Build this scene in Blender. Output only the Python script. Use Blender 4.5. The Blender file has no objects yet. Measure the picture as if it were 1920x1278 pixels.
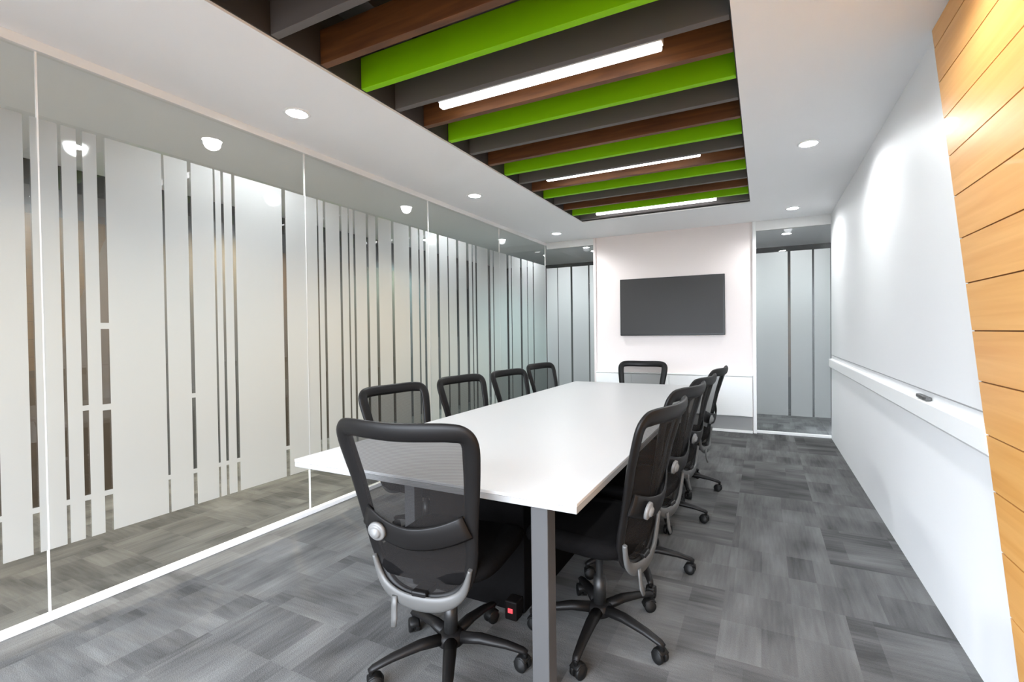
import bpy, bmesh, math, random
from mathutils import Vector, Matrix, noise
random.seed(4)
PI = math.pi
SC = bpy.context.scene
COL = SC.collection

# ------------------------------------------------------------------ camera
EYE = Vector((0, 0, 1.28))
F_PX, YAW, PITCH, ROLL, SX, SY = 862.1, 0.44112, -0.01381, -0.01185, 63.97, -5.26
fwd = Vector((-math.sin(YAW)*math.cos(PITCH), math.cos(YAW)*math.cos(PITCH), math.sin(PITCH)))
rgt = Vector((math.cos(YAW), math.sin(YAW), 0)); upv = rgt.cross(fwd)
r2 = rgt*math.cos(ROLL) + upv*math.sin(ROLL); u2 = -rgt*math.sin(ROLL) + upv*math.cos(ROLL)
cam = bpy.data.cameras.new('camera'); camo = bpy.data.objects.new('camera', cam); COL.objects.link(camo)
cam.sensor_width = 36; cam.sensor_fit = 'HORIZONTAL'; cam.lens = F_PX/1920*36
cam.shift_x = -SX/1920; cam.shift_y = SY/1920; cam.clip_start = .02
camo.matrix_world = Matrix(((r2.x, u2.x, -fwd.x, EYE.x), (r2.y, u2.y, -fwd.y, EYE.y), (r2.z, u2.z, -fwd.z, EYE.z), (0, 0, 0, 1)))
SC.camera = camo

# ------------------------------------------------------------------ world and exposure
w = bpy.data.worlds.new('world'); SC.world = w; w.use_nodes = True
# overcast daylight outside the added, unseen window behind the camera: bright sky, dim ground
_n = w.node_tree.nodes; _l = w.node_tree.links; _bg = _n['Background']
_tc = _n.new('ShaderNodeTexCoord'); _sp = _n.new('ShaderNodeSeparateXYZ'); _rp = _n.new('ShaderNodeValToRGB'); _mr = _n.new('ShaderNodeMapRange')
_l.new(_tc.outputs['Generated'], _sp.inputs[0]); _mr.inputs['From Min'].default_value = -1; _l.new(_sp.outputs[2], _mr.inputs['Value']); _l.new(_mr.outputs[0], _rp.inputs[0])
_rp.color_ramp.elements[0].position = .48; _rp.color_ramp.elements[0].color = (.07, .072, .075, 1)
_rp.color_ramp.elements[1].position = .53; _rp.color_ramp.elements[1].color = (.87, .955, 1.07, 1)
_l.new(_rp.outputs[0], _bg.inputs[0]); _bg.inputs[1].default_value = 10.0
SC.view_settings.view_transform = 'Standard'; SC.view_settings.look = 'None'
SC.view_settings.exposure = 1.06; SC.view_settings.gamma = 1; SC.view_settings.use_curve_mapping = False
P_DOWN = 12.0        # power of a room downlight (W)
S_BAR = 4.0         # strength of a light bar's diffuser
S_DISC = 25.0        # strength of a downlight's lens

# ------------------------------------------------------------------ room measures
XL, XR, HC, YB, YF = -2.936, .714, 2.602, 6.226, -1.3
RX0, RX1, RY0, RY1, RZ = -1.985, -.115, 1.08, 5.27, 2.93       # ceiling recess
OX, OY = -4.9, 8.3                                            # corridor's far walls

# ------------------------------------------------------------------ helpers
def lin(r, g, b):
    f = lambda c: (c/255/12.92) if c/255 <= .04045 else ((c/255+.055)/1.055)**2.4
    return (f(r), f(g), f(b), 1)

def mat(name, col, rough=.5, metal=0, spec=.5, emit=None, estr=0, coat=0):
    m = bpy.data.materials.new(name); m.use_nodes = True
    b = m.node_tree.nodes['Principled BSDF']
    b.inputs['Base Color'].default_value = col if len(col) == 4 else (*col, 1)
    b.inputs['Roughness'].default_value = rough; b.inputs['Metallic'].default_value = metal
    b.inputs['Specular IOR Level'].default_value = spec
    b.inputs['Coat Weight'].default_value = coat
    if emit:
        b.inputs['Emission Color'].default_value = (*emit, 1); b.inputs['Emission Strength'].default_value = estr
    return m

class NT:
    def __init__(s, m): s.t = m.node_tree; s.n = s.t.nodes
    def add(s, typ, **kw):
        n = s.n.new(typ)
        for k, v in kw.items(): setattr(n, k, v)
        return n
    def link(s, a, b): s.t.links.new(a, b)
    def math(s, op, a, b=None, c=None):
        n = s.add('ShaderNodeMath', operation=op)
        for i, v in enumerate((a, b, c)):
            if v is None: continue
            if isinstance(v, (int, float)): n.inputs[i].default_value = v
            else: s.link(v, n.inputs[i])
        return n.outputs[0]

def mottled(m, scale=(6, 6, 6), amount=.04, bump=0, bscale=60):
    """slight tone variation (and bump) on a plain paint or plastic"""
    t = NT(m); b = t.n['Principled BSDF']; base = tuple(b.inputs['Base Color'].default_value)
    g = t.add('ShaderNodeNewGeometry'); mp = t.add('ShaderNodeMapping'); mp.inputs['Scale'].default_value = scale
    t.link(g.outputs['Position'], mp.inputs[0])
    nz = t.add('ShaderNodeTexNoise'); nz.inputs['Scale'].default_value = 1; nz.inputs['Detail'].default_value = 3
    t.link(mp.outputs[0], nz.inputs['Vector'])
    v = t.math('MULTIPLY_ADD', nz.outputs[0], 2*amount, 1-amount)
    mx = t.add('ShaderNodeVectorMath', operation='SCALE'); mx.inputs[0].default_value = base[:3]
    t.link(v, mx.inputs['Scale']); t.link(mx.outputs[0], b.inputs['Base Color'])
    if bump:
        n2 = t.add('ShaderNodeTexNoise'); n2.inputs['Scale'].default_value = bscale; t.link(g.outputs['Position'], n2.inputs['Vector'])
        bp = t.add('ShaderNodeBump'); bp.inputs['Strength'].default_value = bump; bp.inputs['Distance'].default_value = .002
        t.link(n2.outputs[0], bp.inputs['Height']); t.link(bp.outputs[0], b.inputs['Normal'])
    return m

class MB:
    """collects shapes into ONE mesh"""
    def __init__(s): s.bm = bmesh.new(); s.mi = 0
    def face(s, vs):
        try:
            f = s.bm.faces.new(vs); f.material_index = s.mi; return f
        except ValueError: return None
    def box(s, x0, x1, y0, y1, z0, z1, bev=0, M=None, seg=2):
        tmp = bmesh.new()
        bmesh.ops.create_cube(tmp, size=1)
        for v in tmp.verts:
            v.co = Vector(((x0+x1)/2+v.co.x*(x1-x0), (y0+y1)/2+v.co.y*(y1-y0), (z0+z1)/2+v.co.z*(z1-z0)))
        if bev: bmesh.ops.bevel(tmp, geom=list(tmp.edges), offset=bev, segments=seg, profile=.5, affect='EDGES')
        s._merge(tmp, M)
    def _merge(s, tmp, M=None):
        mp = {}
        for v in tmp.verts: mp[v] = s.bm.verts.new(M @ v.co if M else v.co)
        for f in tmp.faces:
            g = s.face([mp[v] for v in f.verts])
            if g: g.smooth = f.smooth
        tmp.free()
    def quad(s, *pts): return s.face([s.bm.verts.new(Vector(q)) for q in pts])
    def rings(s, rings, closed=False, caps=True, smooth=True):
        R = [[s.bm.verts.new(Vector(q)) for q in r] for r in rings]; n = len(R[0])
        for i in range(len(R)-(0 if closed else 1)):
            a, b = R[i], R[(i+1) % len(R)]
            for k in range(n):
                f = s.face([a[k], a[(k+1) % n], b[(k+1) % n], b[k]])
                if f: f.smooth = smooth
        if caps and not closed:
            s.face(R[0][::-1]); s.face(R[-1])
    def sweep(s, pts, wid, dep, nrm, closed=False, seg=10):
        """elliptical section; wid/dep = half sizes (number or list); nrm = depth direction (vector or list)"""
        P = [Vector(q) for q in pts]; n = len(P); rr = []
        for i in range(n):
            a = P[(i-1) % n] if (closed or i > 0) else P[i]; b = P[(i+1) % n] if (closed or i < n-1) else P[i]
            T = (b-a).normalized(); N = Vector(nrm[i] if isinstance(nrm, list) else nrm)
            N = (N - T*N.dot(T)).normalized(); B = T.cross(N)
            wi = wid[i] if isinstance(wid, list) else wid; de = dep[i] if isinstance(dep, list) else dep
            rr.append([P[i] + B*wi*math.cos(2*PI*k/seg) + N*de*math.sin(2*PI*k/seg) for k in range(seg)])
        s.rings(rr, closed)
    def lathe(s, prof, M=None, seg=24):
        rr = [[(M or Matrix()) @ Vector((r*math.cos(2*PI*k/seg), r*math.sin(2*PI*k/seg), z)) for k in range(seg)] for r, z in prof]
        s.rings(rr)
    def build(s, name, mats, parent=None, loc=None):
        me = bpy.data.meshes.new(name)
        bmesh.ops.recalc_face_normals(s.bm, faces=s.bm.faces)
        if loc: bmesh.ops.translate(s.bm, verts=s.bm.verts, vec=-Vector(loc))
        s.bm.to_mesh(me); s.bm.free()
        for m in (mats if isinstance(mats, (list, tuple)) else [mats]): me.materials.append(m)
        o = bpy.data.objects.new(name, me); COL.objects.link(o)
        if parent: o.parent = parent
        if loc: o.location = loc
        return o

def tag(o, label=None, cat=None, group=None, kind=None):
    if label: o['label'] = label
    if cat: o['category'] = cat
    if group: o['group'] = group
    if kind: o['kind'] = kind
    return o
def empty(name, loc, rz=0):
    o = bpy.data.objects.new(name, None); o.empty_display_size = .1; COL.objects.link(o)
    o.location = loc; o.rotation_euler = (0, 0, rz); return o
def copy_tree(o, parent=None):
    c = o.copy(); COL.objects.link(c)
    if parent: c.parent = parent
    for ch in list(o.children): copy_tree(ch, c)
    return c
def structure(mb, name, mats, parent=None):
    o = mb.build(name, mats, parent)
    if parent is None: o['kind'] = 'structure'
    return o
def catmull(P, n=6, closed=False):
    P = [Vector(q) for q in P]; out = []; N = len(P)
    for i in range(N if closed else N-1):
        p0 = P[(i-1) % N] if (closed or i) else P[0]; p1 = P[i]; p2 = P[(i+1) % N]
        p3 = P[(i+2) % N] if (closed or i < N-2) else P[-1]
        for k in range(n):
            t = k/n
            out.append(.5*((2*p1)+(p2-p0)*t+(2*p0-5*p1+4*p2-p3)*t*t+(3*p1-p0-3*p2+p3)*t**3))
    if not closed: out.append(P[-1])
    return out

# ------------------------------------------------------------------ materials
M = {}
M['wall'] = mottled(mat('white wall paint', (.90, .90, .90), .55), (2, 2, 2), .012)
M['board'] = mat('glossy white writing board', (.79, .79, .793), .5)
M['ceil'] = mottled(mat('ceiling paint', (.90, .90, .91), .7), (2, 2, 2), .012)
M['warm'] = mottled(mat('warm white wall', (.87, .79, .765), .6), (2, 2, 2), .012)
M['corr'] = mottled(mat('corridor grey paint', (.075, .077, .078), .6), (1.5, 1.5, 1.5), .1)
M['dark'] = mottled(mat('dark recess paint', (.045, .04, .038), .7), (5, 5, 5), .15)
M['track'] = mat('white aluminium track', (.82, .82, .81), .4)
M['white'] = mat('white laminate', (.535, .532, .53), .38)
M['cab'] = mat('white cabinet lacquer', (.90, .90, .89), .4)
M['edge'] = mat('pale grey table edging', (.30, .30, .30), .5)
M['leg'] = mottled(mat('light grey metal', (.06, .06, .062), .5, .0), (8, 8, 8), .04)
M['blk'] = mottled(mat('black plastic', (.006, .0055, .0055), .45, spec=.22), (30, 30, 30), .1)
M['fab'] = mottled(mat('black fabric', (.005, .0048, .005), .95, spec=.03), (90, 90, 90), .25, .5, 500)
M['grey'] = mottled(mat('grey plastic', (.075, .075, .073), .45), (20, 20, 20), .05)
M['knob'] = mat('pale grey plastic', (.15, .15, .147), .4)
M['rubber'] = mat('black caster rubber', (.005, .005, .005), .5, spec=.25)
M['chrome'] = mat('dark metal column', (.03, .03, .03), .4, .6)
M['fingrey'] = mottled(mat('grey laminated baffle', (.12, .108, .103), .5, spec=.25), (1, 12, 12), .06)
M['fingreen'] = mottled(mat('lime green baffle', (.225, .55, .001), .5, spec=.2), (1, 12, 12), .04)
M['lens'] = mat('lamp lens', (1, 1, 1), .4, emit=(.98, .99, 1), estr=S_DISC)
M['ring'] = mat('white lamp ring', (.85, .85, .85), .4)
M['bar'] = mat('light bar diffuser', (1, 1, 1), .4, emit=(.97, .97, 1), estr=S_BAR)
M['barbody'] = mat('light bar housing', (.8, .8, .8), .4)
M['screen'] = mat('switched off screen', (.045, .043, .042), .45, spec=.3)
M['bezel'] = mat('black screen bezel', (.012, .012, .012), .35)
M['seal'] = mat('clear glass seal', (.85, .85, .84), .3)
M['red'] = mat('lit red switch', (.5, .02, .03), .4, emit=(1, .10, .12), estr=.45)
M['boxblk'] = mat('black box plastic', (.004, .003, .003), .6, spec=.15)

def wood(name, c1, c2, scale, rough=.4, coat=0):
    m = mat(name, c1, rough, coat=coat); t = NT(m); b = t.n['Principled BSDF']
    g = t.add('ShaderNodeNewGeometry'); mp = t.add('ShaderNodeMapping'); mp.inputs['Scale'].default_value = scale
    t.link(g.outputs['Position'], mp.inputs[0])
    nz = t.add('ShaderNodeTexNoise'); nz.inputs['Scale'].default_value = 1; nz.inputs['Detail'].default_value = 5; nz.inputs['Distortion'].default_value = .6
    t.link(mp.outputs[0], nz.inputs['Vector'])
    rp = t.add('ShaderNodeValToRGB'); rp.color_ramp.elements[0].color = c1; rp.color_ramp.elements[1].color = c2
    rp.color_ramp.elements[0].position = .3; rp.color_ramp.elements[1].position = .7
    t.link(nz.outputs[0], rp.inputs[0]); t.link(rp.outputs[0], b.inputs['Base Color'])
    return m
M['wood'] = wood('maple planks', lin(212, 150, 76), lin(226, 170, 98), (3, 1.2, 28), .38, .08)
M['groove'] = mat('plank groove', lin(120, 78, 36), .8)
M['finwood'] = wood('brown wooden baffle', lin(80, 46, 22), lin(114, 72, 36), (2.5, 14, 30), .5)
M['doorwood'] = wood('dark corridor wood', lin(72, 63, 54), lin(84, 74, 64), (3, 14, 1.2), .5)

def carpet():
    m = mat('grey carpet tiles', (.2, .2, .2), .95, spec=.1); t = NT(m); b = t.n['Principled BSDF']
    g = t.add('ShaderNodeNewGeometry')
    sep = t.add('ShaderNodeSeparateXYZ'); t.link(g.outputs['Position'], sep.inputs[0])
    X, Y = sep.outputs[0], sep.outputs[1]
    def cell(sx, sy, ox=0, oy=0):
        fx = t.math('FLOOR', t.math('MULTIPLY_ADD', X, 1/sx, ox)); fy = t.math('FLOOR', t.math('MULTIPLY_ADD', Y, 1/sy, oy))
        c = t.add('ShaderNodeCombineXYZ'); t.link(fx, c.inputs[0]); t.link(fy, c.inputs[1])
        wn = t.add('ShaderNodeTexWhiteNoise', noise_dimensions='3D'); t.link(c.outputs[0], wn.inputs['Vector'])
        return wn.outputs['Value']
    tile = cell(.5, .5, .35, .2)
    turn = t.math('GREATER_THAN', tile, .5)
    def noise_at(sx, sy, det=2):
        c = t.add('ShaderNodeCombineXYZ'); t.link(t.math('MULTIPLY', X, sx), c.inputs[0]); t.link(t.math('MULTIPLY', Y, sy), c.inputs[1])
        t.link(t.math('MULTIPLY', tile, 37.0), c.inputs[2])
        n = t.add('ShaderNodeTexNoise'); n.inputs['Scale'].default_value = 1; n.inputs['Detail'].default_value = det
        t.link(c.outputs[0], n.inputs['Vector']); return n.outputs[0]
    def mixv(a, bb, f):
        return t.math('ADD', t.math('MULTIPLY', a, t.math('SUBTRACT', 1, f)), t.math('MULTIPLY', bb, f))
    fine = mixv(noise_at(6, 60), noise_at(60, 6), turn)
    soft = mixv(noise_at(2.5, 7, 1), noise_at(7, 2.5, 1), turn)
    blocks = mixv(cell(.25, .125, .3, .1), cell(.125, .25, .1, .4), turn)
    grain = noise_at(260, 260, 1)
    v = t.math('ADD', t.math('MULTIPLY', fine, .22), t.math('MULTIPLY', soft, .52))
    v = t.math('ADD', v, t.math('MULTIPLY', blocks, .15))
    v = t.math('ADD', v, t.math('MULTIPLY', tile, .08))
    v = t.math('ADD', v, t.math('MULTIPLY', grain, .08))
    rp = t.add('ShaderNodeValToRGB'); e = rp.color_ramp.elements
    e[0].position = .34; e[0].color = (.06, .06, .06, 1); e[1].position = .74; e[1].color = (.175, .175, .174, 1)
    t.link(v, rp.inputs[0]); t.link(rp.outputs[0], b.inputs['Base Color'])
    bp = t.add('ShaderNodeBump'); bp.inputs['Strength'].default_value = .4; bp.inputs['Distance'].default_value = .004
    t.link(grain, bp.inputs['Height']); t.link(bp.outputs[0], b.inputs['Normal'])
    return m
M['carpet'] = carpet()

def glass():
    m = bpy.data.materials.new('clear partition glass'); m.use_nodes = True; t = NT(m); t.n.clear()
    out = t.add('ShaderNodeOutputMaterial'); mx = t.add('ShaderNodeMixShader'); lw = t.add('ShaderNodeLayerWeight'); lw.inputs[0].default_value = .5
    tr = t.add('ShaderNodeBsdfTransparent'); tr.inputs[0].default_value = (.93, .955, .945, 1)
    gl = t.add('ShaderNodeBsdfGlossy'); gl.inputs['Roughness'].default_value = .0; gl.inputs[0].default_value = (1, 1, 1, 1)
    f5 = t.math('POWER', lw.outputs['Facing'], 5.0)                 # two faces of a pane, Schlick
    t.link(t.math('MULTIPLY_ADD', f5, .9, .075), mx.inputs[0])
    t.link(tr.outputs[0], mx.inputs[1]); t.link(gl.outputs[0], mx.inputs[2]); t.link(mx.outputs[0], out.inputs[0])
    return m
M['glass'] = glass()
def film():
    m = bpy.data.materials.new('frosted film'); m.use_nodes = True; t = NT(m); t.n.clear()
    out = t.add('ShaderNodeOutputMaterial')
    d = t.add('ShaderNodeBsdfDiffuse'); d.inputs[0].default_value = (.38, .393, .392, 1)
    tl = t.add('ShaderNodeBsdfTranslucent'); tl.inputs[0].default_value = (.86, .88, .87, 1)
    rf = t.add('ShaderNodeBsdfRefraction'); rf.inputs['Roughness'].default_value = .55; rf.inputs['IOR'].default_value = 1.02; rf.inputs[0].default_value = (.88, .9, .89, 1)
    a = t.add('ShaderNodeMixShader'); a.inputs[0].default_value = .36; t.link(d.outputs[0], a.inputs[1]); t.link(tl.outputs[0], a.inputs[2])
    b = t.add('ShaderNodeMixShader'); b.inputs[0].default_value = .14; t.link(a.outputs[0], b.inputs[1]); t.link(rf.outputs[0], b.inputs[2])
    t.link(b.outputs[0], out.inputs[0]); return m
M['film'] = film()
def meshmat():
    m = bpy.data.materials.new('black chair mesh'); m.use_nodes = True; t = NT(m); b = t.n['Principled BSDF']
    b.inputs['Base Color'].default_value = (.014, .0125, .012, 1); b.inputs['Specular IOR Level'].default_value = .15; b.inputs['Roughness'].default_value = .7
    out = [n for n in t.n if n.type == 'OUTPUT_MATERIAL'][0]
    tr = t.add('ShaderNodeBsdfTransparent'); mx = t.add('ShaderNodeMixShader')
    tc = t.add('ShaderNodeTexCoord'); wv = t.add('ShaderNodeTexWave', wave_type='BANDS', bands_direction='Z'); wv.inputs['Scale'].default_value = 60
    t.link(tc.outputs['Object'], wv.inputs['Vector'])
    t.link(t.math('MULTIPLY_ADD', wv.outputs['Fac'],   .12, .60), mx.inputs[0])
    t.link(tr.outputs[0], mx.inputs[1]); t.link(b.outputs[0], mx.inputs[2]); t.link(mx.outputs[0], out.inputs[0]); return m
M['mesh'] = meshmat()

# ------------------------------------------------------------------ the shell
b = MB(); b.box(OX, 1.2, YF, OY, -.12, 0); structure(b, 'floor', M['carpet'])
# ceiling: a slab with the recess cut in, the recess lined in dark paint
b = MB()
b.box(OX, RX0, YF, OY, HC, 3.05); b.box(RX1, 1.2, YF, OY, HC, 3.05)
b.box(RX0, RX1, YF, RY0, HC, 3.05); b.box(RX0, RX1, RY1, OY, HC, 3.05)
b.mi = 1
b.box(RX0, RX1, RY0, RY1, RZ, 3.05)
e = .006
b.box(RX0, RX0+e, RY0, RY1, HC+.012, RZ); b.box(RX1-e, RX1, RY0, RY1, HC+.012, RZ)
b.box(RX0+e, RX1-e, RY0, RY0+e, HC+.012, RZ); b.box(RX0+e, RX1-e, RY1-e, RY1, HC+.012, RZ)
structure(b, 'ceiling', [M['ceil'], M['dark']])
# right wall: painted below, glossy writing board above the tray
b = MB(); b.box(XR, XR+.15, YF, YB, 0, .84); b.mi = 1; b.box(XR, XR+.15, YF, YB, .84, HC)
structure(b, 'wall_right', [M['wall'], M['board']])
# wall behind the camera: a wide unseen window, added to brighten the room
b = MB(); y0, y1 = YF-.12, YF
b.box(OX, 1.2, y0, y1, 0, .25); b.box(OX, 1.2, y0, y1, 2.5, HC)
for a, c in ((OX, -2.75), (.55, 1.2)): b.box(a, c, y0, y1, .25, 2.5)
structure(b, 'wall_front', M['wall'])
for n_, (a, c) in ((8, (-2.75, .55)),):  # frame of the added window that lets the daylight in
    b = MB(); 
    for q in ((a, a+.05, .25, 2.5), (c-.05, c, .25, 2.5), (a+.05, c-.05, .25, .3), (a+.05, c-.05, 2.45, 2.5)): b.box(q[0], q[1], YF-.09, YF-.03, q[2], q[3])
    structure(b, 'window_%d' % n_, M['track'])
# wall behind the screen
b = MB(); b.box(-2.15, -.10, YB, YB+.12, 0, HC); structure(b, 'wall_back', M['warm'])
# corridor walls
b = MB(); b.box(OX-.12, OX, YF, OY, 0, HC); structure(b, 'wall_left', M['corr'])
b = MB(); b.box(OX, 1.2, OY, OY+.12, 0, HC); structure(b, 'wall_far', M['corr'])
b = MB(); b.box(1.2, 1.32, YB, OY, 0, HC); structure(b, 'wall_side', M['corr'])

# wooden cladding: slanted front edge, planks with dark grooves
def slant(z): return 1.755 + z*.3285
b = MB(); T0, T1 = XR-.028, XR-.001
edges = [.03+.1765*k for k in range(0, 16)]
edges = [0.0] + [z for z in edges if .02 < z < HC-.02] + [HC-.001]
for z0, z1 in zip(edges[:-1], edges[1:]):
    a0, a1 = z0+.0025, z1-.0025
    q = [(YF+.01, a0), (slant(a0), a0), (slant(a1), a1), (YF+.01, a1)]
    b.rings([[(T0, y, z) for y, z in q], [(T1, y, z) for y, z in q]], smooth=False)
b.mi = 1
q = [(YF+.01, .002), (slant(0)-.004, .002), (slant(HC)-.004, HC-.002), (YF+.01, HC-.002)]
b.rings([[(T0+.006, y, z) for y, z in q], [(T1, y, z) for y, z in q]], smooth=False)
structure(b, 'trim_1', [M['wood'], M['groove']])
# writing board tray along the right wall
b = MB(); y1 = YB-.03
prof = [(XR-.0005, .832), (XR-.018, .832), (XR-.030, .846), (XR-.030, .925), (XR-.026, .930), (XR-.0005, .935)]
b.rings([[(x, slant(z)+.0015, z) for x, z in prof], [(x, y1, z) for x, z in prof]], smooth=False)
structure(b, 'trim_2', M['cab'])
b = MB(); b.box(XR-.004, XR-.0005, slant(.98)+.02, YB-.03, .972, .977); structure(b, 'trim_3', M['edge'])
# slim white post between the warm wall and the glass door
b = MB(); b.box(-.115, -.075, YB-.03, YB+.10, 0, HC-.001, .003); structure(b, 'trim_4', M['cab'])
b = MB(); b.box(-2.175, -2.14, YB-.02, YB+.10, 0, HC-.001, .003); structure(b, 'trim_5', M['warm'])

# ------------------------------------------------------------------ glass partitions
FZ0, FZ1 = .32, 2.262
def strips(a0, a1, slots):
    """solid film runs between the clear slots"""
    out = []; c = a0
    for s, wd in sorted(slots):
        if a0 < s-wd/2 and s+wd/2 < a1:
            out.append((c, s-wd/2)); c = s+wd/2
    out.append((c, a1)); return out
near = [(.66, .012), (.76, .012), (.868, .022), (.973, .012), (1.042, .022), (1.12, .032), (1.377, .011), (1.503, .019), (1.633, .011), (1.678, .015), (1.742, .019),
        (2.068, .026), (2.33, .012), (2.387, .02), (2.53, .02), (2.606, .014), (2.66, .02), (2.794, .024), (2.899, .03), (3.078, .03), (3.30, .03), (3.42, .02), (3.5, .03),
        (3.701, .035), (3.86, .02), (4.021, .04), (4.206, .045), (4.30, .02), (4.372, .03), (4.641, .05), (4.74, .02), (4.86, .06), (5.082, .05), (5.18, .02), (5.438, .05), (5.62, .02), (5.803, .03)]
joints = [YF+.0, -.42, .905, 2.233, 3.56, 4.89, YB-.012]
k = 0
for a, c in zip(joints[:-1], joints[1:]):
    k += 1
    g = MB(); g.quad((XL, a+.004, .028), (XL, c-.004, .028), (XL, c-.004, HC-.04), (XL, a+.004, HC-.04))
    pane = structure(g, 'window_%d' % k, M['glass'])
    f = MB(); x = XL+.007
    for s0, s1 in strips(a+.003, c-.003, near):
        f.quad((x, s0, FZ0), (x, s1, FZ0), (x, s1, FZ1), (x, s0, FZ1))
    for s, wd in near:                                     # short film pieces stand in for bright reflections across slots
        if a < s < c and s < 2.2:
            f.quad((x, s-wd/2, .50), (x, s+wd/2, .50), (x, s+wd/2, .525), (x, s-wd/2, .525))
        if a < s < c and abs(s-1.12) < .01:
            for zz in (1.32, .92): f.quad((x, s-wd/2, zz), (x, s+wd/2, zz), (x, s+wd/2, zz+.03), (x, s-wd/2, zz+.03))
        if a < s < c and (abs(s-1.042) < .01 or abs(s-1.503) < .01): f.quad((x, s-wd/2, .93), (x, s+wd/2, .93), (x, s+wd/2, .955), (x, s-wd/2, .955))
    f.build('frosted_film', M['film'], pane)
    s_ = MB(); s_.box(XL-.006, XL+.006, c-.003, c+.003, .028, HC-.04); s_.build('glass_seal', M['seal'], pane)
# tracks of the glass wall
b = MB(); b.box(XL-.02, XL+.02, YF, YB+.02, 0, .03, .002); structure(b, 'trim_6', M['track'])
b = MB(); b.box(XL-.022, XL+.022, YF, YB+.02, HC-.045, HC, .002); structure(b, 'trim_7', M['track'])
# return pane left of the screen wall
yb = YB+.03
g = MB(); g.quad((XL+.006, yb, .028), (-2.176, yb, .028), (-2.176, yb, HC-.09), (XL+.006, yb, HC-.09)); pane = structure(g, 'window_7', M['glass'])
f = MB(); y = yb-.006
for s0, s1 in strips(XL+.006, -2.176, [(-2.53, .03), (-2.26, .02), (-2.75, .012)]):
    f.quad((s0, y, FZ0), (s1, y, FZ0), (s1, y, 2.225), (s0, y, 2.225))
f.build('frosted_film', M['film'], pane)
b = MB(); b.box(XL+.022, -2.176, yb-.02, yb+.02, 0, .03, .002); structure(b, 'trim_8', M['track'])
b = MB(); b.box(XL+.022, -2.176, yb-.03, yb+.03, HC-.095, HC, .002); structure(b, 'trim_9', M['track'])
# glass door right of the screen wall
g = MB(); g.quad((-.073, yb, .03), (XR-.005, yb, .03), (XR-.005, yb, HC-.11), (-.073, yb, HC-.11)); door = structure(g, 'door_1', M['glass'])
f = MB(); y = yb-.006
for s0, s1 in strips(-.073, XR-.005, [(.285, .03), (.535, .022)]):
    f.quad((s0, y, .235), (s1, y, .235), (s1, y, 2.212), (s0, y, 2.212))
f.build('frosted_film', M['film'], door)
b = MB(); b.box(-.075, XR, yb-.02, yb+.02, 0, .03, .002); structure(b, 'trim_10', M['track'])
b = MB(); b.box(-.075, XR, yb-.03, yb+.03, HC-.115, HC, .002); structure(b, 'trim_11', M['track'])
# dark doors across the corridor, dimly seen through the film
for i, (a, c) in enumerate(((.9, 1.9), (3.3, 5.2))):
    b = MB(); b.box(OX-.02, OX+.03, a, c, 0, 2.2, .004); d = structure(b, 'door_%d' % (i+2), M['doorwood'])

# ------------------------------------------------------------------ ceiling baffles
cols = ('grey', 'wood', 'green')
fm = {'grey': M['fingrey'], 'wood': M['finwood'], 'green': M['fingreen']}
words = {'grey': 'grey', 'wood': 'brown wooden', 'green': 'lime green'}
ordn = ['first', 'second', 'third', 'fourth', 'fifth', 'sixth', 'seventh']
FB = 2.615
seen = {'grey': 0, 'wood': 0, 'green': 0}
for kf in range(15, -1, -1):
    c = cols[kf % 3]; yy = 1.37 + .2555*kf
    b = MB(); b.box(RX0+.008, RX1-.008, yy-.019, yy+.019, FB, FB+.17, .002)
    o = b.build('ceiling_baffle', fm[c], loc=((RX0+RX1)/2, yy, FB))
    tag(o, '%s %s baffle counting from the screen end of the ceiling recess' % (ordn[seen[c]], words[c]), 'ceiling baffle', 'baffles in the ceiling recess')
    seen[c] += 1
# hanging rails that carry the baffles
for x, side in ((RX0+.35, 'glass wall'), (RX1-.35, 'white wall')):
    b = MB(); b.box(x-.02, x+.02, RY0+.007, RY1-.007, FB+.171, RZ-.0005)
    o = b.build('ceiling_rail', M['dark'], loc=(x, (RY0+RY1)/2, FB+.171)); tag(o, 'dark rail above the baffles on the side of the %s' % side, 'rail')

# ------------------------------------------------------------------ light bars
for yy, lab in ((2.235, 'nearest and longest looking white light bar in the ceiling recess'), (3.72, 'middle white light bar in the ceiling recess'),
                (5.06, 'farthest white light bar in the ceiling recess, nearest the screen')):
    t = empty('light_bar', (-1.08, yy, FB)); tag(t, lab, 'light', 'light bars between the baffles')
    b = MB(); b.box(-.655, .655, -.025, .025, .028, .08, .004); b.build('housing', M['barbody'], t)
    b = MB(); b.box(-.65, .65, -.021, .021, 0, .028, .008); b.build('diffuser', M['bar'], t)
    for x in (-.5, .5):
        b = MB(); b.box(x-.01, x+.01, -.01, .01, .08, RZ-FB); b.build('hanger', M['dark'], t)

# ------------------------------------------------------------------ downlights
def downlight(x, y, lab, cat_group, proto=[None], power=P_DOWN, col=(.94, .975, 1), size=2.85):
    if proto[0] is None:
        t = empty('downlight', (0, 0, HC))
        b = MB(); b.lathe([(.058, -.001), (.058, -.006), (.070, -.006), (.075, -.003), (.075, -.0002), (.058, -.0002)]); b.build('trim_ring', M['ring'], t)
        b = MB(); b.lathe([(.0, -.0045), (.0575, -.0045), (.0575, -.0005), (.0, -.0005)]); b.build('lens', M['lens'], t)
        proto[0] = t
    else:
        t = copy_tree(proto[0])
    t.location = (x, y, HC); tag(t, lab, 'downlight', cat_group)
    l = bpy.data.lights.new('downlight_beam', 'SPOT'); l.energy = power; l.color = col; l.spot_size = size; l.spot_blend = .6; l.shadow_soft_size = .05
    lo = bpy.data.objects.new('downlight_beam', l); COL.objects.link(lo); lo.parent = t; lo.location = (0, 0, -.02)
    return t
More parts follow.
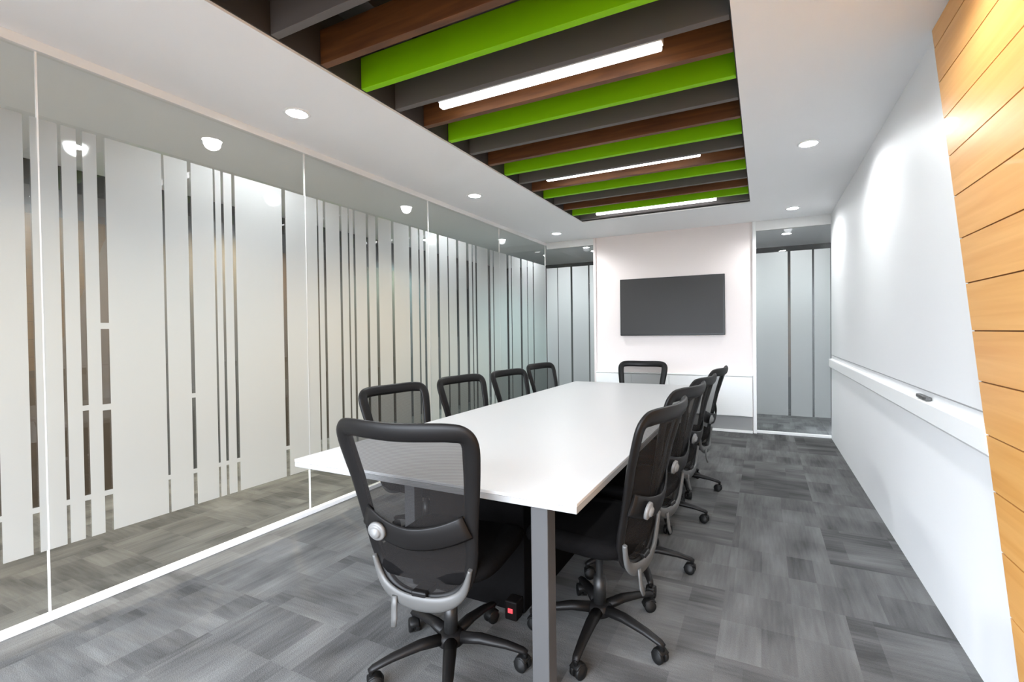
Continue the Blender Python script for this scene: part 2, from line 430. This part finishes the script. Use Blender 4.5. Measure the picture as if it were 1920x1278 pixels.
for y, s in ((-.6, 'added unseen behind the camera'), (1.87, 'nearest the camera, beside the green baffles'), (3.74, 'in the middle of the left ceiling strip'), (5.68, 'at the screen end of the left ceiling strip')):  # first one is unseen, added for light at the near end
    downlight(-2.51, y, 'round downlight over the glass wall, ' + s, 'downlights along the glass wall', power=P_DOWN*1.5)
for y, s in ((0.0, 'added unseen over the wooden cladding'), (1.9, 'just above the edge of the wooden cladding'), (3.79, 'halfway along the white wall'), (5.73, 'close to the glass door')):  # first one is out of view, added to light the near end
    downlight(.30, y, 'round downlight on the right ceiling strip, ' + s, 'downlights along the white wall', power=P_DOWN*.75)
# corridor lamps seen as glow through the frosted film
for x, y, s, pw, co in ((-4.3, .5, 'nearest warm one', 70, (1, .72, .36)), (-4.3, 2.9, 'middle warm one', 125, (1, .72, .38)), (-4.3, 1.5, 'cool one between the dark doors', 60, (.84, .94, 1)), (-4.3, 5.2, 'cool one at the far corner', 135, (.66, 1, .97)),
                        (-2.5, 7.2, 'cool one behind the left glass pane', 65, (.88, .97, 1)), (.3, 7.2, 'cool one behind the glass door', 55, (.90, .97, 1))):
    downlight(x, y, 'round corridor downlight behind frosted glass, ' + s, 'corridor downlights', power=pw, col=co, size=2.4)

# ------------------------------------------------------------------ conference table
TX0, TX1, TY0, TY1, TZ = -1.865, -.535, 1.345, 4.70, .735
t = empty('conference_table', ((TX0+TX1)/2, (TY0+TY1)/2, 0)); tag(t, 'long white conference table with a pale grey edge and square metal legs', 'table')
hw, hl = (TX1-TX0)/2, (TY1-TY0)/2
b = MB(); b.box(-hw, hw, -hl, hl, TZ-.012, TZ, .002); b.build('tabletop', M['white'], t)
b = MB(); b.box(-hw+.001, hw-.001, -hl+.001, hl-.001, TZ-.034, TZ-.0125, .002); b.build('edge_band', M['edge'], t)
for sx in (-1, 1):
    for sy in (-1, 1):
        b = MB(); cx, cy = (hw-.16, sy*(hl-.085)) if sx > 0 else (-.44, sy*(hl-.50) if sy < 0 else hl-.69); b.box(cx-.032, cx+.032, cy-.032, cy+.032, .0, TZ-.035, .003); b.build('leg', M['leg'], t)
b = MB()
for sx in (-1, 1): cx, e0, e1 = (hw-.16, .118, .118) if sx > 0 else (-.44, .533, .723); b.box(cx-.02, cx+.02, -hl+e0, hl-e1, TZ-.095, TZ-.035, .002)
for yy in (-hl+.52, hl-.71): b.box(-.419, hw-.181, yy-.02, yy+.02, TZ-.095, TZ-.035, .002)
b.build('support_beam', M['blk'], t)
b = MB(); b.box(-.32, .215, -1.2, 1.2, 0, TZ-.096, .006); b.build('shade_block', M['fab'], t)  # black block added to darken the view under the table

# ------------------------------------------------------------------ swivel chairs
def yb_at(z):
    zz = [(.36, -.185), (.5, -.205), (.62, -.235), (.8, -.28), (1.0, -.345)]
    for (a, ya), (c, yc) in zip(zz[:-1], zz[1:]):
        if z <= c: 
            u = max(0, (z-a)/(c-a)); return ya+(yc-ya)*u
    return -.345
def back_pt(x, z, off=0): return Vector((x, yb_at(z) + .055*(x/.25)**2 + off, z))
half = [(0, .988), (.12, .990), (.185, .989), (.224, .980), (.240, .948), (.233, .87), (.216, .75), (.201, .63), (.188, .52), (.157, .435), (.095, .392), (0, .380)]
loop2 = half + [(-x, z) for x, z in half[-2:0:-1]]
loop = [(v.x, v.z) for v in catmull([(x, 0, z) for x, z in loop2], 5, True)]
def half_w(z):
    best = 0
    hp = [(v.x, v.z) for v in catmull([(x, 0, z_) for x, z_ in half], 8)]
    for (xa, za), (xb, zb) in zip(hp[:-1], hp[1:]):
        if min(za, zb) <= z <= max(za, zb) and abs(za-zb) > 1e-6:
            best = max(best, xa+(xb-xa)*(z-za)/(zb-za))
    return best
def make_chair():
    root = empty('swivel_chair', (0, 0, 0))
    # base
    b = MB(); b.lathe([(0, .075), (.036, .075), (.05, .085), (.05, .115), (.036, .128), (0, .128)]); b.build('base_hub', M['blk'], root)
    for i in range(5):
        a = 2*PI*i/5 + PI/2
        d = Vector((math.cos(a), math.sin(a), 0)); sd = Vector((-d.y, d.x, 0))
        b = MB(); P = [d*.035+Vector((0, 0, .105)), d*.12+Vector((0, 0, .108)), d*.22+Vector((0, 0, .094)), d*.285+Vector((0, 0, .078)), d*.30+Vector((0, 0, .07))]
        b.sweep(P, [.026, .024, .019, .016, .012], [.02, .018, .014, .011, .008], (0, 0, 1), seg=12)
        leg = b.build('leg', M['blk'], root)
        c = MB(); o = d*.292
        tw = random.uniform(-.5, .5); ax = Vector((math.cos(a+PI/2+tw), math.sin(a+PI/2+tw), 0)); ft = Vector((-ax.y, ax.x, 0))
        c.lathe([(.009, .05), (.009, .08)], Matrix.Translation(o), 10)
        for s in (-1, 1):
            Mx = Matrix((( ft.x, 0, ax.x, o.x+ft.x*.012+ax.x*.014*s), (ft.y, 0, ax.y, o.y+ft.y*.012+ax.y*.014*s), (0, 1, 0, .027), (0, 0, 0, 1)))
            c.lathe([(0, -.009), (.024, -.009), (.027, -.006), (.027, .006), (.024, .009), (0, .009)], Mx, 18)
        c.sweep([o+ft*.04+Vector((0, 0, .03)), o+ft*.03+Vector((0, 0, .048)), o+ft*.008+Vector((0, 0, .056)), o-ft*.014+Vector((0, 0, .044))], .022, .004, (0, 0, 1), seg=8)
        c.build('caster', M['rubber'], leg)
    b = MB(); b.lathe([(0, .127), (.026, .127), (.026, .24), (.016, .242), (.016, .395), (0, .395)]); b.build('gas_column', M['chrome'], root)
    # mechanism and seat
    b = MB(); b.box(-.085, .085, -.13, .12, .378, .432, .012); b.box(-.03, .03, -.215, -.12, .388, .412, .006); b.build('tilt_mechanism', M['blk'], root)
    b = MB()
    rr = []
    for z, s in ((.428, .88), (.44, .97), (.462, 1.0), (.482, .985), (.494, .93), (.498, .8)):
        r = []
        for k in range(40):
            a = 2*PI*k/40; ca, sa = math.cos(a), math.sin(a); e = 2/4.2
            x = .245*s*math.copysign(abs(ca)**e, ca); y = .235*s*math.copysign(abs(sa)**e, sa)
            drop = -.03*max(0, (y-.12)/.12)**2 + .012*(x/.245)**2
            r.append((x, y+.035, z+drop))
        rr.append(r)
    b.rings(rr); b.build('seat', M['fab'], root)
    # backrest
    b = MB(); P = [back_pt(x, z) for x, z in loop]
    b.sweep(P, [.022+.010*max(0, min(1, (z-.5)/.4)) for x, z in loop], .014, (0, -1, -.2), True, 12); b.build('back_frame', M['blk'], root)
    b = MB(); rows = []
    zs = [.386+.595*i/22 for i in range(23)]
    for z in zs:
        hwz = half_w(z)
        rows.append([b.bm.verts.new(back_pt(hwz*u/8, z, -.003)) for u in range(-8, 9)])
    for ra, rb in zip(rows[:-1], rows[1:]):
        for i in range(16):
            f = b.face([ra[i], ra[i+1], rb[i+1], rb[i]])
            if f: f.smooth = True
    b.build('back_mesh', M['mesh'], root)
    b = MB(); P = [back_pt(.20*u/8, .615+.05*abs(u/8)**2, -.03 + .014*abs(u/8)) for u in range(-8, 9)]
    b.sweep(P, .042, .006, (0, -1, -.2), seg=10); b.build('lumbar_pad', M['blk'], root)
    kn = back_pt(-.125, .628, -.036); R = Matrix.Translation(kn) @ Matrix.Rotation(PI/2+.2, 4, 'X')
    b = MB(); b.lathe([(0, .022), (.016, .022), (.020, .016), (.021, .013), (.027, .013), (.033, .010), (.034, .0), (0, 0)], R, 24); b.build('lumbar_knob', M['knob'], root)
    # grey U bracket under the back
    low = [(x, z) for x, z in half if z < .56]; low = [(x, z) for x, z in low] + [(-x, z) for x, z in low[-2::-1]]
    lp = catmull([(x*1.02, 0, z-.012) for x, z in low], 6); n = len(lp)
    wd = [.007+.023*math.sin(PI*i/(n-1))**1.3 for i in range(n)]
    b = MB(); b.sweep([back_pt(v.x, v.z, -.022) for v in lp], wd, .010, (0, -1, -.15), seg=12); br = b.build('back_bracket', M['grey'], root)
    b = MB(); b.sweep([(-.095, -.215, .385), (-.095, -.218, .35), (-.093, -.222, .31), (-.09, -.23, .285)], [.011, .012, .013, .010], .006, (0, 1, 0), seg=10); b.build('adjustment_lever', M['grey'], root)
    return root
UPPER = ('seat', 'tilt_mechanism', 'back_frame', 'back_mesh', 'lumbar_pad', 'lumbar_knob', 'back_bracket', 'adjustment_lever')
chairs = [   # x, y, facing, seat lift, turn of the star base, label, group
    (-1.10, 1.435, 7, -.018, -2, 'black mesh swivel chair at the near table end, its back to the camera', 'chairs at the table ends'),
    (-1.90, 2.25, -99, -.075, 10, 'black mesh swivel chair by the glass wall, nearest of that row', 'chairs along the glass wall'),
    (-1.88, 2.97, -98, -.08, 40, 'black mesh swivel chair by the glass wall, second of that row from the camera', 'chairs along the glass wall'),
    (-1.86, 3.69, -98, -.09, 0, 'black mesh swivel chair by the glass wall, third of that row from the camera', 'chairs along the glass wall'),
    (-1.86, 4.37, -97, -.075, 25, 'black mesh swivel chair by the glass wall, farthest of that row', 'chairs along the glass wall'),
    (-1.20, 4.73, 180, -.075, 0, 'black mesh swivel chair at the far end of the table, below the screen', 'chairs at the table ends'),
    (-.635, 1.85, 83, -.015, -107, 'black mesh swivel chair on the aisle side, nearest the camera', 'chairs along the aisle'),
    (-.63, 2.44, 80, -.01, -80, 'black mesh swivel chair on the aisle side, second from the camera', 'chairs along the aisle'),
    (-.64, 3.19, 81, -.035, -90, 'black mesh swivel chair on the aisle side, third from the camera', 'chairs along the aisle'),
    (-.61, 3.86, 83, -.03, -90, 'black mesh swivel chair on the aisle side, farthest from the camera', 'chairs along the aisle'),
]
proto = None
for x, y, rz, lift, turn, lab, grp in chairs:
    if proto is None: proto = make_chair(); o = proto
    else: o = copy_tree(proto)
    o.location = (x, y, 0); o.rotation_euler = (0, 0, math.radians(rz)); tag(o, lab, 'chair', grp)
    for ch in o.children:
        nm = ch.name.split('.')[0]
        if nm in UPPER: ch.location.z = lift
        elif nm == 'leg': ch.rotation_euler.z = math.radians(turn - rz)   # legs were built at 90 + 72 k degrees
# ------------------------------------------------------------------ screen, credenza, small things
t = empty('television', (-1.107, YB-.001, 1.60)); tag(t, 'wide black wall screen, switched off, on the warm white end wall', 'television')
b = MB(); b.box(-.675, .675, -.05, -.014, -.385, .385, .006); b.build('casing', M['bezel'], t)
b = MB(); b.box(-.658, .658, -.0525, -.0502, -.367, .370); b.build('screen', M['screen'], t)
b = MB(); b.box(-.25, .25, -.014, 0, -.2, .2); b.build('wall_mount', M['bezel'], t)

t = empty('credenza', (-1.125, YB-.001, 0)); tag(t, 'low white built-in cabinet under the screen with a recessed grey plinth', 'cabinet')
b = MB(); b.box(-1.01, 1.005, -.055, -.002, .205, .695, .002); b.build('body', M['cab'], t)
b = MB(); b.box(-1.012, 1.007, -.062, -.002, .70, .715, .002); b.build('worktop', M['cab'], t)
b = MB(); b.box(-1.01, 1.005, -.03, -.002, .03, .203); b.build('plinth', M['edge'], t)
b = MB(); b.box(-1.01, 1.005, -.05, -.002, 0, .029, .002); b.build('kick_rail', M['cab'], t)
for i in range(4):
    x0 = -1.006+.503*i
    b = MB(); b.box(x0, x0+.499, -.062, -.0555, .21, .69, .002); b.build('door', M['cab'], t)

b = MB(); b.box(XR-.027, XR-.003, 2.70, 2.86, .9352, .952, .004)
o = b.build('board_eraser', M['grey'], loc=(XR-.015, 2.78, .9352)); tag(o, 'small grey board eraser lying on the white tray of the right wall', 'eraser')

t = empty('power_box', (-1.02, 1.787, 0)); tag(t, 'small dark box with a lit red switch on the carpet under the table', 'power box')
b = MB(); b.box(-.03, .03, -.03, .03, 0, .085, .006); b.build('housing', M['boxblk'], t)
b = MB(); b.box(-.012, .012, -.035, -.0305, .035, .055, .002); b.build('switch', M['red'], t)
